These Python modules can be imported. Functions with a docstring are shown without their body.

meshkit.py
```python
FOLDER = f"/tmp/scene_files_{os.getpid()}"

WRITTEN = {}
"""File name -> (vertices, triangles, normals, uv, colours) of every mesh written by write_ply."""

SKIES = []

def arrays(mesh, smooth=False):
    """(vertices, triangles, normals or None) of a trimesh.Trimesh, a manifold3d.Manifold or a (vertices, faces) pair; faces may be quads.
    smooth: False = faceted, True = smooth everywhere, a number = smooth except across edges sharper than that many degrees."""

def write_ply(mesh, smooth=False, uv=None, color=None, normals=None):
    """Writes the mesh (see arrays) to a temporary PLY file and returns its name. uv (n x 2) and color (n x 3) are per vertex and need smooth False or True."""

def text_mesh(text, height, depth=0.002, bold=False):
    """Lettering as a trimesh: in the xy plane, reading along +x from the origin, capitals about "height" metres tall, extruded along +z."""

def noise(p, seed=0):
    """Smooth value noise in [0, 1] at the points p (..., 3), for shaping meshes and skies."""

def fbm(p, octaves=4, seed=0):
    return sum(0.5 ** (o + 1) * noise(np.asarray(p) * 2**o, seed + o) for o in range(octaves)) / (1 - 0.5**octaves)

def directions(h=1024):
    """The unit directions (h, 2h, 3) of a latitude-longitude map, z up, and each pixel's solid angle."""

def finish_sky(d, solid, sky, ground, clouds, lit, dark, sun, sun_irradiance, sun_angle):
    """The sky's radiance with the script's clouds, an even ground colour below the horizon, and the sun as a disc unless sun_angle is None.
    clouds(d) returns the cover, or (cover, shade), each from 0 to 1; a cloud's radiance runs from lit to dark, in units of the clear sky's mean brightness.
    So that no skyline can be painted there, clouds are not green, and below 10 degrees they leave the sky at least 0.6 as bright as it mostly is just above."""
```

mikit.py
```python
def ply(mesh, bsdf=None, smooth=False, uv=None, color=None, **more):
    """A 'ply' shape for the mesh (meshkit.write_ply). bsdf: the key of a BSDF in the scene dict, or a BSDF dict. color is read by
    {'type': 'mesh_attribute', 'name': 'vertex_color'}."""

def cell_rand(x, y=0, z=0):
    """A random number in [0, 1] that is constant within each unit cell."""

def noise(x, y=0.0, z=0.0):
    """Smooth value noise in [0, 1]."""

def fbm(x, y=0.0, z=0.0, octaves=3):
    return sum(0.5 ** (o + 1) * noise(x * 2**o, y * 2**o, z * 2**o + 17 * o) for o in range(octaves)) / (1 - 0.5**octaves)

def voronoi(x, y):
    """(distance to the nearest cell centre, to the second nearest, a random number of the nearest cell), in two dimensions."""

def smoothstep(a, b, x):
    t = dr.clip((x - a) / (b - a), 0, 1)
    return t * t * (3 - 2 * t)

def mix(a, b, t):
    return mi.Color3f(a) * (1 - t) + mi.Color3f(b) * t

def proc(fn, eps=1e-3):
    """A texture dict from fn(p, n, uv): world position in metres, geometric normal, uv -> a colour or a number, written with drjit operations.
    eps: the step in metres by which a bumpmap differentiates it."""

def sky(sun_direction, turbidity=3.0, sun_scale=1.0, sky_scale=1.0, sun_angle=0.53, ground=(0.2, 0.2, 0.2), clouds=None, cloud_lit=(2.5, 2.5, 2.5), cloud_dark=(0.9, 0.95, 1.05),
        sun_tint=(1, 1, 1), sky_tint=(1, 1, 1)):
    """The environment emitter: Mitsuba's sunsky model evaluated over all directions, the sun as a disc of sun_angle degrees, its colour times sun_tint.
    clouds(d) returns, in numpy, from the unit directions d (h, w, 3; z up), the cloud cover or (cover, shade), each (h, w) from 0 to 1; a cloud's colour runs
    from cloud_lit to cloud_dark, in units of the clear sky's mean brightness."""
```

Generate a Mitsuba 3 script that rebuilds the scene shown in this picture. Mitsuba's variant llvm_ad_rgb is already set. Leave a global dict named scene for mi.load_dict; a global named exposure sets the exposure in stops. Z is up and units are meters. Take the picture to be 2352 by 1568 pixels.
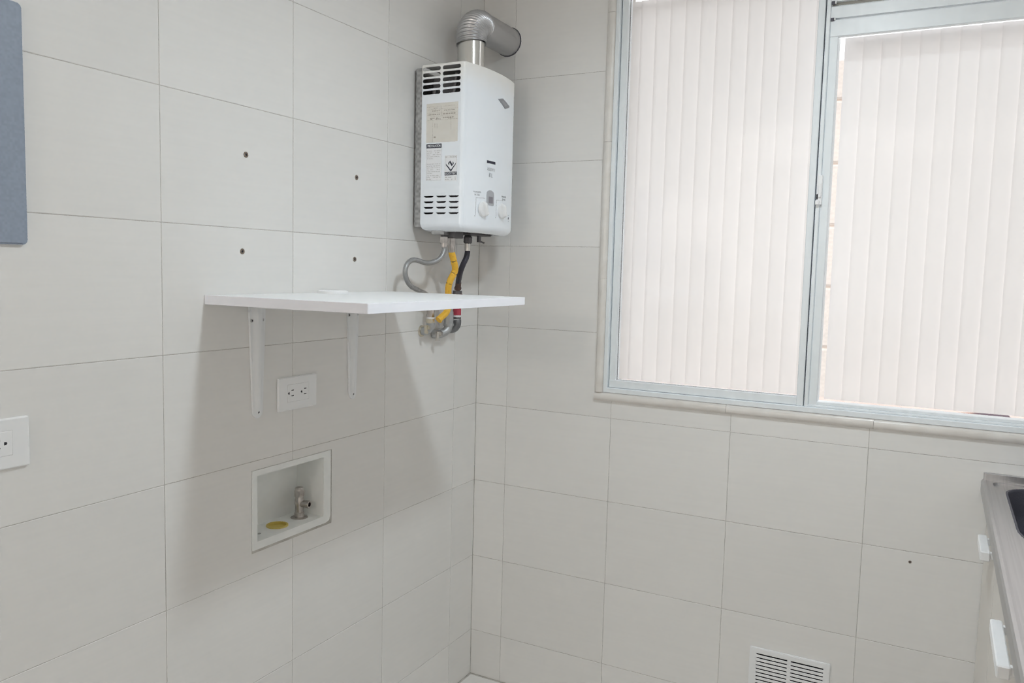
import math
import numpy as np
import trimesh
import manifold3d as m3
import mitsuba as mi
import drjit as dr
import mikit
import meshkit
from mikit import proc, noise, fbm, smoothstep, mix, cell_rand
from shapely.geometry import Polygon, Point, box as sbox
from shapely.ops import unary_union

T = mi.ScalarTransform4f
scene, labels = {}, {}

# ------------------------------------------------------------------ camera, sky, unseen lamps, exposure
EYE = np.array([1.2933, -2.2208, 1.3297])
FWD = np.array([-0.464, 0.882, -0.089])
UP = np.array([-0.064, 0.067, 0.996])
scene['camera'] = {'type': 'perspective', 'fov': 64.569, 'fov_axis': 'x', 'near_clip': 0.02, 'far_clip': 200.0,
                   'to_world': T().look_at(origin=EYE.tolist(), target=(EYE + FWD).tolist(), up=UP.tolist())}
exposure = 0.0
SKY = 15.5
LAMP = 184.0
LAMP_AT = (1.05, -0.95, 2.222)  # out of view; height also keeps its reflection behind the window rail
CEIL = 2.245
LAMP2 = 205.0
LAMP2_AT = (0.514, -3.7, 1.72)  # out of view; its reflection falls behind the mullion


def clouds(d):
    p = d * np.array([2.0, 2.0, 4.0])
    n = meshkit.fbm(p, 4, 3)
    return np.ones(d.shape[:2]), np.clip(0.25 + 0.6 * (n - 0.5), 0, 1)


scene['sky'] = mikit.sky((0.3, 0.4, 0.85), turbidity=4.0, sun_scale=0.0, sky_scale=1.0, ground=(0.42, 0.38, 0.35),
                         clouds=clouds, cloud_lit=(1.0, 1.0, 1.0), cloud_dark=(0.78, 0.8, 0.83))
scene['sky']['scale'] = SKY


# ------------------------------------------------------------------ helpers
def cat(*ms):
    return trimesh.util.concatenate([m for m in ms])


def bx(x0, x1, y0, y1, z0, z1):
    m = trimesh.creation.box((x1 - x0, y1 - y0, z1 - z0))
    m.apply_translation(((x0 + x1) / 2, (y0 + y1) / 2, (z0 + z1) / 2))
    return m


def bev(x0, x1, y0, y1, z0, z1, b=0.0015):
    """A box with chamfered edges."""
    lo, hi = np.array([x0, y0, z0]), np.array([x1, y1, z1])
    b = min(b, *(0.45 * (hi - lo)))
    pts = []
    for s in np.ndindex(2, 2, 2):
        c = np.where(s, hi, lo)
        d = np.where(s, -1, 1) * b
        for k in range(3):
            p = c + d
            p[k] = c[k]
            pts.append(p)
    return trimesh.convex.convex_hull(np.array(pts))


def M(mesh):
    return m3.Manifold(m3.Mesh(np.asarray(mesh.vertices, np.float32), np.asarray(mesh.faces, np.uint32)))


def unM(man):
    t = man.to_mesh()
    return trimesh.Trimesh(np.array(t.vert_properties[:, :3]), np.array(t.tri_verts), process=False)


def cut(a, *bs):
    a = M(a)
    for b in bs:
        a = a - (b if isinstance(b, m3.Manifold) else M(b))
    return unM(a)


def extrude(poly, h):
    gs = getattr(poly, 'geoms', [poly])
    return cat(*[trimesh.creation.extrude_polygon(g, h, engine='earcut') for g in gs])


def remap(mesh, rows, at=(0, 0, 0)):
    """rows: the world directions of the mesh's x, y and z axes."""
    m = mesh.copy()
    R = np.array(rows, float).T
    m.vertices = np.asarray(m.vertices) @ R.T + np.array(at, float)
    if np.linalg.det(R) < 0:
        m.faces = np.asarray(m.faces)[:, ::-1]
    return m


LEFT = [(0, 1, 0), (0, 0, 1), (1, 0, 0)]      # drawn in (y, z), thickness towards +x
BACK = [(1, 0, 0), (0, 0, 1), (0, -1, 0)]     # drawn in (x, z), thickness towards -y


def cyl(p0, p1, r, n=28):
    p0, p1 = np.array(p0, float), np.array(p1, float)
    return trimesh.creation.cylinder(radius=r, segment=np.array([p0, p1]), sections=n)


def lathe(profile, n=32, at=(0, 0, 0), axis=(0, 0, 1)):
    m = trimesh.creation.revolve(np.array(profile, float), sections=n)
    if m.volume < 0:
        m.invert()
    m.apply_transform(trimesh.geometry.align_vectors([0, 0, 1], axis))
    m.apply_translation(at)
    return m


def hexnut(p0, p1, r, n=6):
    return cyl(p0, p1, r, n)


def spline(pts, n):
    from scipy.interpolate import CubicSpline
    p = np.array(pts, float)
    t = np.r_[0, np.cumsum(np.linalg.norm(np.diff(p, axis=0), axis=1))]
    s = np.linspace(0, t[-1], n)
    return CubicSpline(t, p)(s)


def tube(p, radii, sides=18, caps=True):
    """(mesh, uv): a tube along a polyline; u = metres along, v = turn from 0 to 1."""
    p = np.asarray(p, float)
    n = len(p)
    t = np.gradient(p, axis=0)
    t /= np.linalg.norm(t, axis=1, keepdims=True)
    a = np.cross(t[0], [0.3, 0.9, 0.1])
    a /= np.linalg.norm(a)
    A = []
    for k in range(n):
        a = a - t[k] * (a @ t[k])
        a /= np.linalg.norm(a)
        A.append(a)
    A = np.array(A)
    B = np.cross(t, A)
    ang = np.arange(sides + 1) / sides * 2 * np.pi
    r = np.broadcast_to(radii, (n,))
    v = p[:, None] + r[:, None, None] * (np.cos(ang)[None, :, None] * A[:, None] + np.sin(ang)[None, :, None] * B[:, None])
    s = np.r_[0, np.cumsum(np.linalg.norm(np.diff(p, axis=0), axis=1))]
    uv = np.stack(np.broadcast_arrays(s[:, None], (ang / (2 * np.pi))[None, :]), -1).reshape(-1, 2)
    w = sides + 1
    i, j = np.meshgrid(np.arange(n - 1), np.arange(sides), indexing='ij')
    q = np.stack([i * w + j, i * w + j + 1, (i + 1) * w + j + 1, (i + 1) * w + j], -1).reshape(-1, 4)
    f = np.vstack([q[:, [0, 1, 2]], q[:, [0, 2, 3]]])
    m = trimesh.Trimesh(v.reshape(-1, 3), f, process=False)
    return m, uv


used = {}


def number(key):
    n = used.get(key, 0)
    used[key] = n + 1
    return key if n == 0 else f'{key}_{n:03d}'


def add(name, mesh, bsdf, parent=None, smooth=False, label=None, **more):
    key = number((parent + '__' if parent else '') + name)
    scene[key] = mikit.ply(mesh, bsdf, smooth=smooth, **more)
    if label:
        labels[key] = {'label': label}
    return key


def share(name, shape, parent, **more):
    key = number((parent + '__' if parent else '') + name)
    scene[key] = {**shape, **more}
    return key


def thing(name, label, category, group=None):
    key = number(name)
    labels[key] = {'label': label, 'category': category}
    if group:
        labels[key]['group'] = group
    return key


def structure(name, label):
    key = number(name)
    labels[key] = {'label': label, 'kind': 'structure'}
    return key


# ------------------------------------------------------------------ materials
def rgb(*c):
    return {'type': 'rgb', 'value': list(c)}


def plastic(name, col, rough=0.35, spec=0.5):
    scene[name] = {'type': 'twosided', 'bsdf': {'type': 'principled', 'base_color': col if isinstance(col, dict) else rgb(*col), 'roughness': rough, 'specular': spec}}


def metal(name, col, rough=0.3):
    scene[name] = {'type': 'twosided', 'bsdf': {'type': 'principled', 'base_color': col if isinstance(col, dict) else rgb(*col), 'roughness': rough, 'metallic': 1.0}}


def tile_fn(k):
    base = [(0.712, 0.702, 0.684), (0.700, 0.690, 0.672), (0.724, 0.714, 0.696)][k]

    def fn(p, n, uv):
        s = p.x - p.y
        streak = 0.55 * noise(s * 7.0 + 31 * k, p.z * 140.0) + 0.45 * noise(s * 26.0, p.z * 330.0 + 9)
        cloud = fbm(s * 5.0, p.z * 5.0, 3.0 + k, 2)
        g = 1.0 + 0.026 * (streak - 0.5) + 0.03 * (cloud - 0.5)
        return mi.Color3f(*base) * g
    return fn


for k in range(3):
    plastic(f'tile_{k}', proc(tile_fn(k)), 0.42, 0.4)
plastic('grout', proc(lambda p, n, uv: mix((0.40, 0.385, 0.36), (0.52, 0.505, 0.475), noise(p.x * 40, p.y * 40, p.z * 40))), 0.9, 0.2)
plastic('paint', (0.78, 0.77, 0.75), 0.8, 0.2)
plastic('ceiling_paint', (0.8, 0.8, 0.79), 0.85, 0.2)
plastic('floor_tile', proc(lambda p, n, uv: mix((0.66, 0.65, 0.63), (0.72, 0.71, 0.69), fbm(p.x * 9, p.y * 9, 0.0, 3))), 0.25, 0.5)
plastic('white_plastic', (0.78, 0.785, 0.79), 0.35, 0.5)
plastic('box_plastic', proc(lambda p, n, uv: mix((0.72, 0.735, 0.72), (0.79, 0.80, 0.785), fbm(p.x * 30, p.y * 30, p.z * 30, 3))), 0.45, 0.4)
plastic('slot_shade', (0.03, 0.03, 0.035), 0.7, 0.2)  # near-black painted for the shade inside slots, holes and bores
plastic('laminate', (0.66, 0.67, 0.675), 0.4, 0.4)
plastic('laminate_lit_edge', (0.83, 0.84, 0.89), 0.3, 0.5)  # same laminate as the board, its brighter lit edge put into the colour
plastic('bracket_paint', (0.74, 0.75, 0.76), 0.4, 0.45)


def enamel(p, n, uv):
    warm = smoothstep(1.79, 1.87, p.z + 0.02 * (fbm(p.x * 25, p.y * 25, p.z * 25, 2) - 0.5))
    c = mix((0.84, 0.88, 0.925), (0.80, 0.775, 0.72), warm * 0.75)
    return c


plastic('enamel', proc(enamel), 0.2, 0.5)
plastic('sticker_paper', proc(lambda p, n, uv: mix((0.67, 0.645, 0.595), (0.72, 0.70, 0.655), fbm(p.x * 60, 1.0, p.z * 60, 3))), 0.7, 0.2)
plastic('sticker_white', (0.80, 0.81, 0.83), 0.4, 0.4)
plastic('ink', (0.03, 0.032, 0.05), 0.5, 0.3)
plastic('ink_grey', (0.30, 0.30, 0.31), 0.6, 0.3)
plastic('ink_soft', (0.50, 0.50, 0.50), 0.6, 0.3)
plastic('ink_brown', (0.36, 0.33, 0.29), 0.7, 0.2)
plastic('badge_grey', (0.25, 0.26, 0.28), 0.35, 0.5)
plastic('badge_relief', (0.31, 0.32, 0.34), 0.3, 0.5)
plastic('display_grey', (0.42, 0.43, 0.46), 0.25, 0.5)
plastic('display_dark', (0.22, 0.21, 0.24), 0.2, 0.5)
plastic('panel_paint', proc(lambda p, n, uv: mi.Color3f(0.255, 0.30, 0.375) * (0.95 + 0.12 * noise(p.y * 260, p.z * 260))), 0.45, 0.4)
metal('aluminium_duct', (0.56, 0.56, 0.57), 0.34)
metal('aluminium_bright', (0.70, 0.69, 0.66), 0.16)
metal('galvanised', proc(lambda p, n, uv: mi.Color3f(1.0, 1.0, 1.0) * (0.30 + 0.3 * noise(p.x * 150, p.y * 150, p.z * 150))), 0.45)
metal('dark_metal', (0.16, 0.155, 0.16), 0.5)
metal('nickel', (0.62, 0.60, 0.57), 0.3)
metal('old_nickel', proc(lambda p, n, uv: mix((0.36, 0.32, 0.30), (0.74, 0.71, 0.68), fbm(p.x * 90, p.y * 90, p.z * 90, 3))), 0.3)
metal('zinc', proc(lambda p, n, uv: mix((0.42, 0.43, 0.44), (0.60, 0.61, 0.62), fbm(p.x * 70, p.y * 70, p.z * 70, 3))), 0.5)
metal('brass', proc(lambda p, n, uv: mix((0.62, 0.55, 0.42), (0.74, 0.70, 0.60), fbm(p.x * 90, p.y * 90, p.z * 90, 3))), 0.35)
metal('copper_dark', (0.15, 0.10, 0.09), 0.45)
metal('pipe_grey', (0.24, 0.245, 0.26), 0.45)
metal('steel', proc(lambda p, n, uv: mi.Color3f(0.58, 0.575, 0.58) * (0.95 + 0.1 * noise(p.x * 400, p.y * 6, 0.0))), 0.34)
metal('steel_screw', (0.5, 0.5, 0.5), 0.3)


def braid(p, n, uv):
    a = uv.x * 420.0
    b = uv.y * 14.0
    w = dr.minimum(dr.abs(a + b - dr.floor(a + b) - 0.5), dr.abs(a - b - dr.floor(a - b) - 0.5)) * 2
    big = smoothstep(0.80, 0.95, noise(uv.x * 260 + uv.y * 9, uv.y * 3))
    return mix((0.10, 0.10, 0.105), (0.50, 0.50, 0.50), smoothstep(0.05, 0.45, w)) * (1 - 0.5 * big)


scene['braid'] = {'type': 'twosided', 'bsdf': {'type': 'principled', 'base_color': proc(braid), 'roughness': 0.4, 'metallic': 0.6}}


def yellow(p, n, uv):
    k = uv.x * 1000.0
    band = smoothstep(0.0, 0.6, 1.6 - dr.abs(k - 34)) + smoothstep(0.0, 0.6, 1.4 - dr.abs(k - 74)) + smoothstep(0, 0.6, 1.2 - dr.abs(k - 104)) + smoothstep(0, 0.6, 1.4 - dr.abs(k - 150))
    inked = dr.clip(band, 0, 1) * smoothstep(0.42, 0.5, noise(k * 0.9, uv.y * 26))
    spots = smoothstep(0.78, 0.84, noise(k * 0.35, uv.y * 12, 4.0)) * 0.55
    return mix(mix((0.80, 0.47, 0.05), (0.62, 0.30, 0.04), spots), (0.08, 0.05, 0.04), inked)


plastic('yellow_rubber', proc(yellow), 0.4, 0.4)
plastic('black_rubber', (0.035, 0.035, 0.05), 0.4, 0.4)
plastic('ptfe_tape', (0.82, 0.82, 0.83), 0.5, 0.3)
plastic('red_paint', (0.42, 0.05, 0.08), 0.4, 0.4)
plastic('yellow_ring', (0.55, 0.44, 0.12), 0.4, 0.4)
plastic('plug_brown', proc(lambda p, n, uv: mix((0.13, 0.10, 0.08), (0.28, 0.24, 0.2), noise(p.y * 500, p.z * 500))), 0.8, 0.2)
plastic('frame_paint', proc(lambda p, n, uv: mi.Color3f(0.74, 0.775, 0.795) * (0.97 + 0.06 * noise(p.x * 90, p.y * 90, p.z * 9))), 0.35, 0.5)
plastic('frame_dark', (0.09, 0.09, 0.11), 0.6, 0.3)
plastic('gasket_grey', (0.30, 0.30, 0.31), 0.6, 0.3)
plastic('louvre_gap_shade', (0.36, 0.345, 0.31), 0.6, 0.3)  # shade between the louvre blades, painted as a brownish tone
plastic('groove_grey', (0.60, 0.60, 0.60), 0.6, 0.3)
plastic('trim_stone', proc(lambda p, n, uv: mix((0.62, 0.585, 0.545), (0.74, 0.72, 0.69), fbm(p.x * 30, p.y * 60, p.z * 30, 3))), 0.28, 0.5)
plastic('cabinet', (0.60, 0.575, 0.54), 0.5, 0.4)
plastic('sink_dark', proc(lambda p, n, uv: mi.Color3f(0.045, 0.045, 0.06) * (0.8 + 0.5 * noise(p.x * 900, p.y * 900, p.z * 900))), 0.45, 0.4)
plastic('stucco', proc(lambda p, n, uv: mi.Color3f(0.80, 0.735, 0.685) * (0.94 + 0.12 * noise(p.x * 30, p.y * 30, p.z * 30))), 0.9, 0.1)
plastic('stucco_grey', (0.72, 0.72, 0.74), 0.9, 0.1)
plastic('ledge_paint', proc(lambda p, n, uv: mi.Color3f(0.64, 0.54, 0.49) * (0.95 + 0.1 * noise(p.x * 60, p.y * 60, 0.0))), 0.9, 0.1)
plastic('brown_wood', proc(lambda p, n, uv: mix((0.10, 0.07, 0.09), (0.42, 0.27, 0.22), smoothstep(0.35, 0.6, noise(p.x * 20 + 3, p.y * 8)))), 0.8, 0.2)
plastic('asphalt', (0.3, 0.3, 0.3), 0.9, 0.1)
scene['blind_vinyl'] = {'type': 'principledthin', 'base_color': proc(lambda p, n, uv: mi.Color3f(0.90, 0.875, 0.865) * (0.985 + 0.03 * noise(p.x * 20, p.y * 20, p.z * 6))), 'roughness': 0.9, 'eta': 1.12, 'diff_trans': 0.75, 'spec_trans': 0.0, 'spec_tint': 0.0}
scene['window_glass'] = {'type': 'thindielectric', 'int_ior': 1.5}

# ------------------------------------------------------------------ unseen lamps that light the room
def unseen_ceiling_lamp(label, at, r, power, tint):
    t = thing('unseen_ceiling_lamp', label, 'lamp')  # lamp out of view, placed to throw the shelf shadow down the left wall
    add('base_shade_ring', lathe([(0.0001, CEIL - at[2]), (r + 0.008, CEIL - at[2]), (r + 0.006, -0.0085), (r + 0.003, -0.0085), (r + 0.001, 0.004), (0.0001, 0.004)], 36, at), 'white_plastic', t, 35)  # lip below the diffuser holds light off the upper walls
    prof = [(r * math.cos(a), -0.003 * math.sin(a)) for a in np.linspace(0.0, 1.5, 10)] + [(0.0001, -0.003)]
    dome = lathe(prof[::-1], 32, at)
    if (np.asarray(dome.face_normals)[:, 2]).mean() > 0:
        dome.invert()
    add('diffuser', dome, 'white_plastic', t, True, emitter={'type': 'area', 'radiance': rgb(*(power * c for c in tint))})


unseen_ceiling_lamp('unseen round ceiling lamp above the laundry corner, placed to cast the shelf shadow', LAMP_AT, 0.075, LAMP, (0.90, 1.01, 1.08))
pl = thing('unseen_pendant_lamp', 'unseen globe pendant lamp behind the camera, placed to light the window wall', 'lamp')  # lamp out of view, lights window wall and frames from the front
add('cord', cyl((LAMP2_AT[0], LAMP2_AT[1], LAMP2_AT[2] + 0.05), (LAMP2_AT[0], LAMP2_AT[1], CEIL - 0.02), 0.004, 10), 'white_plastic', pl, True)
add('ceiling_rose', lathe([(0.0001, 0.0), (0.05, 0.0), (0.045, -0.02), (0.0001, -0.02)], 24, (LAMP2_AT[0], LAMP2_AT[1], CEIL)), 'white_plastic', pl, 35)
globe = trimesh.creation.icosphere(3, 0.05)
globe.apply_translation(LAMP2_AT)
add('globe', globe, 'white_plastic', pl, True, emitter={'type': 'area', 'radiance': rgb(*(LAMP2 * c for c in (1.05, 0.975, 0.915)))})

# ------------------------------------------------------------------ walls with their tiles
TW, TH, J = 0.3484, 0.25, 0.0012
YL = [0.0, -0.0] and [-0.0, -0.1342] + [-0.4825 - TW * k for k in range(12)]
XR = [0.0, 0.1107] + [0.1107 + TW * k for k in range(1, 6)]
ZR = [0.0, 0.15] + [0.15 + TH * k for k in range(1, 9)] + [CEIL]
XMAX, YMIN = 1.99, -4.6
rng = np.random.default_rng(5)
tile_cache = {}


def tile_shape(w, h, k):
    key = (round(w, 4), round(h, 4), k)
    if key not in tile_cache:
        m = bev(0, w, 0, h, -0.006, 0.0, 0.0007)
        tile_cache[key] = (mikit.ply(remap(m, LEFT), f'tile_{k}'), mikit.ply(remap(m, BACK), f'tile_{k}'))
    return tile_cache[key]


def tile_wall(parent, lines, side, holes):
    """Tiles drawn in (across, up); holes: shapely shapes that are cut out."""
    gone = unary_union(holes)
    ls = sorted(lines)
    for a0, a1 in zip(ls[:-1], ls[1:]):
        for z0, z1 in zip(ZR[:-1], ZR[1:]):
            w, h = a1 - a0 - J, z1 - z0 - J
            if w < 0.01 or h < 0.01:
                continue
            k = int(rng.integers(3))
            lift = float(rng.uniform(-0.0002, 0.0002))
            r = sbox(a0 + J / 2, z0 + J / 2, a1 - J / 2, z1 - J / 2)
            at = (lift, a0 + J / 2, z0 + J / 2) if side == 'left' else (a0 + J / 2, -lift, z0 + J / 2)
            if not gone.intersects(r):
                share('tile', tile_shape(w, h, k)[0 if side == 'left' else 1], parent, to_world=T().translate(list(at)))
                continue
            r = r.difference(gone)
            if r.is_empty or r.area < 4e-5:
                continue
            m = extrude(r, 0.006)
            m.apply_translation((0, 0, -0.006))
            m = remap(m, LEFT if side == 'left' else BACK, (lift, 0, 0) if side == 'left' else (0, -lift, 0))
            add('tile', m, f'tile_{k}', parent)


# left wall (x = 0)
BOX = (-0.9565, -0.7015, 0.7, 0.879)     # washing machine box in the wall: y0, y1, z0, z1
wl = structure('wall_left', 'tiled wall on the left with a shelf, sockets and a water heater')
body = cut(bx(-0.15, -0.0010, YMIN - 0.15, 0.15, -0.1, CEIL), bx(-0.105, 0.05, BOX[0] + 0.006, BOX[1] - 0.006, BOX[2] + 0.006, BOX[3] - 0.006))
add('wall_body', body, 'grout', wl)
tile_wall(wl, [y for y in YL if y > YMIN] + [YMIN], 'left', [sbox(BOX[0] - 0.001, BOX[2] - 0.005, BOX[1] + 0.006, BOX[3] + 0.001)])

# window wall (y = 0)
WX0, WX1, WZ0, WZ1 = 0.432, 1.93, 0.975, 2.215
DUCT = (0.087, 2.014, 0.0436)
wr = structure('wall_back', 'tiled wall with the window, on the right of the photo')
body = cut(bx(-0.0010, XMAX + 0.15, 0.0010, 0.15, -0.1, CEIL), bx(WX0 + 0.002, WX1, -0.1, 0.3, WZ0 + 0.002, WZ1), cyl((DUCT[0], -0.1, DUCT[1]), (DUCT[0], 0.3, DUCT[1]), DUCT[2], 32))
add('wall_body', body, 'grout', wr)
tile_wall(wr, XR + [XMAX], 'back', [sbox(WX0 - 0.022, WZ0 - 0.012, WX1 + 0.03, WZ1 + 0.03), Point(DUCT[0], DUCT[1]).buffer(DUCT[2], 16)])

w3 = structure('wall_right', 'plain painted wall on the right, behind the counter')
add('wall_body', bx(XMAX, XMAX + 0.15, YMIN, 0.0, -0.1, CEIL), 'paint', w3)
w4 = structure('wall_front', 'plain painted wall behind the camera')
add('wall_body', bx(-0.0, XMAX + 0.15, YMIN - 0.15, YMIN, -0.1, CEIL), 'paint', w4)
ce = structure('ceiling', 'plain white ceiling')
add('slab', bx(-0.15, XMAX + 0.15, YMIN - 0.15, 0.15, CEIL, CEIL + 0.12), 'ceiling_paint', ce)
fl = structure('floor', 'pale glossy floor tiles')
add('slab', bx(-0.15, XMAX + 0.15, YMIN - 0.15, 0.15, -0.13, -0.0015), 'grout', fl)
ft = mikit.ply(bev(0.001, 0.331, 0.001, 0.331, -0.008, 0.0, 0.0008), 'floor_tile')
for i in range(6):
    for j in range(14):
        share('tile', ft, fl, to_world=T().translate([0.005 + 0.333 * i, -0.338 - 0.333 * j + 0.0, 0.0]) @ T().scale([1, 1, 1]))

# stone edging round the window opening
def edging(length):
    """A bullnose strip: along x, 26 mm wide in z (downwards), proud towards -y."""
    pr = [(0.004, -0.026), (-0.001, -0.026), (-0.006, -0.0245), (-0.0095, -0.020), (-0.0105, -0.013), (-0.0095, -0.006), (-0.006, -0.0015), (-0.002, 0.0), (0.02, 0.0), (0.02, -0.010), (0.004, -0.010)]
    return pr


def sweep_x(profile, x0, x1):
    m = extrude(Polygon(profile), x1 - x0)
    return remap(m, [(0, 1, 0), (0, 0, 1), (1, 0, 0)], (x0, 0, 0))


tr = structure('trim_1', 'rounded beige stone edging below the window')
prof = edging(1)
xs = [0.4075, 0.795, 1.165, 1.52, 1.955]
for a, b in zip(xs[:-1], xs[1:]):
    m = sweep_x(prof, a, b - 0.0006)
    m.apply_translation((0, 0, 0.976))
    add('edging_strip', m, 'trim_stone', tr, 40)
tr2 = structure('trim_2', 'rounded beige stone edging up the left side of the window')
zs = [0.976, 1.31, 1.70, 2.06, 2.225]
for a, b in zip(zs[:-1], zs[1:]):
    m = extrude(Polygon(prof), b - a - 0.0006)
    m = remap(m, [(0, 1, 0), (1, 0, 0), (0, 0, 1)], (0.4335, 0, a))
    add('edging_strip', m, 'trim_stone', tr2, 40)

# ------------------------------------------------------------------ window
win = structure('window_1', 'pale grey aluminium window, a fixed pane on the left and a lower pane with louvres on the right')
b = 0.0015
fr = cat(bev(0.4335, 0.4455, -0.006, 0.075, 0.976, 2.2150, b), bev(0.4335, 1.93, -0.006, 0.075, 0.976, 0.9905, b), bev(0.4335, 1.93, -0.006, 0.075, 2.190, 2.2150, b), bev(1.905, 1.93, -0.006, 0.075, 0.976, 2.2150, b))
add('frame', fr, 'frame_paint', win)
sl = add('sash', cat(bev(0.4475, 0.4665, 0.006, 0.04, 1.004, 2.190, b), bev(0.9745, 0.9915, 0.002, 0.04, 0.9905, 2.190, b), bev(0.4475, 0.992, 0.004, 0.04, 0.9912, 1.0135, b), bev(0.4475, 0.992, 0.006, 0.04, 2.17, 2.190, b)), 'frame_paint', win)
add('gasket', cat(bx(0.4662, 0.4680, 0.0185, 0.0215, 1.0135, 2.17), bx(0.4665, 0.9745, 0.0155, 0.0165, 1.0130, 1.0148)), 'gasket_grey', sl)
add('pane', remap(extrude(sbox(0.464, 1.011, 0.978, 2.172), 0.0002), BACK, (0, 0.026, 0)), 'window_glass', sl)
ad = bx(0.9915, 0.9945, 0.016, 0.04, 0.992, 2.190)
add('stile_gap_shade', ad, 'frame_dark', win)  # dark strip painted for the shade between the two stiles
sr = add('sash', cat(bev(0.9945, 1.0045, 0.0005, 0.05, 0.9905, 2.190, b), bev(1.0045, 1.0255, 0.006, 0.05, 0.9905, 1.9735, b), bev(0.9945, 1.91, 0.003, 0.05, 0.9905, 0.9965, b), bev(0.9945, 1.91, 0.010, 0.05, 0.996, 1.0045, b),
         bev(1.0045, 1.91, 0.004, 0.020, 1.931, 1.9725, b), bev(1.885, 1.91, 0.006, 0.05, 0.9905, 1.9735, b)), 'frame_paint', win)
add('pane', remap(extrude(sbox(1.02, 1.0, 1.89, 1.935), 0.0002), BACK, (0, 0.03, 0)), 'window_glass', sr)
# louvre blades above the right pane
for k in range(5):
    z0 = 1.9765 + 0.0405 * k
    pr = [(0.004, z0), (0.004, z0 + 0.0275), (0.008, z0 + 0.031), (0.040, z0 + 0.031), (0.040, z0 + 0.029), (0.010, z0 + 0.028), (0.010, z0 + 0.003), (0.03, z0 + 0.003), (0.03, z0)]
    bl = add('louvre_blade', sweep_x(pr, 1.0055, 1.905), 'frame_paint', win, label='horizontal louvre blade above the right pane' if k == 0 else None)
    add('clip', cat(bev(1.0055, 1.0135, 0.0005, 0.006, z0 - 0.007, z0 + 0.0005, 0.0004)), 'frame_dark', bl)
    add('clip_tip', bev(1.0135, 1.0165, -0.0005, 0.005, z0 - 0.006, z0 + 0.001, 0.0004), 'white_plastic', bl)
    add('gap_shade', bx(1.0055, 1.905, 0.016, 0.02, z0 + 0.03, z0 + 0.0445), 'louvre_gap_shade', bl)  # strip that colours in the shade between two blades
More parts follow.
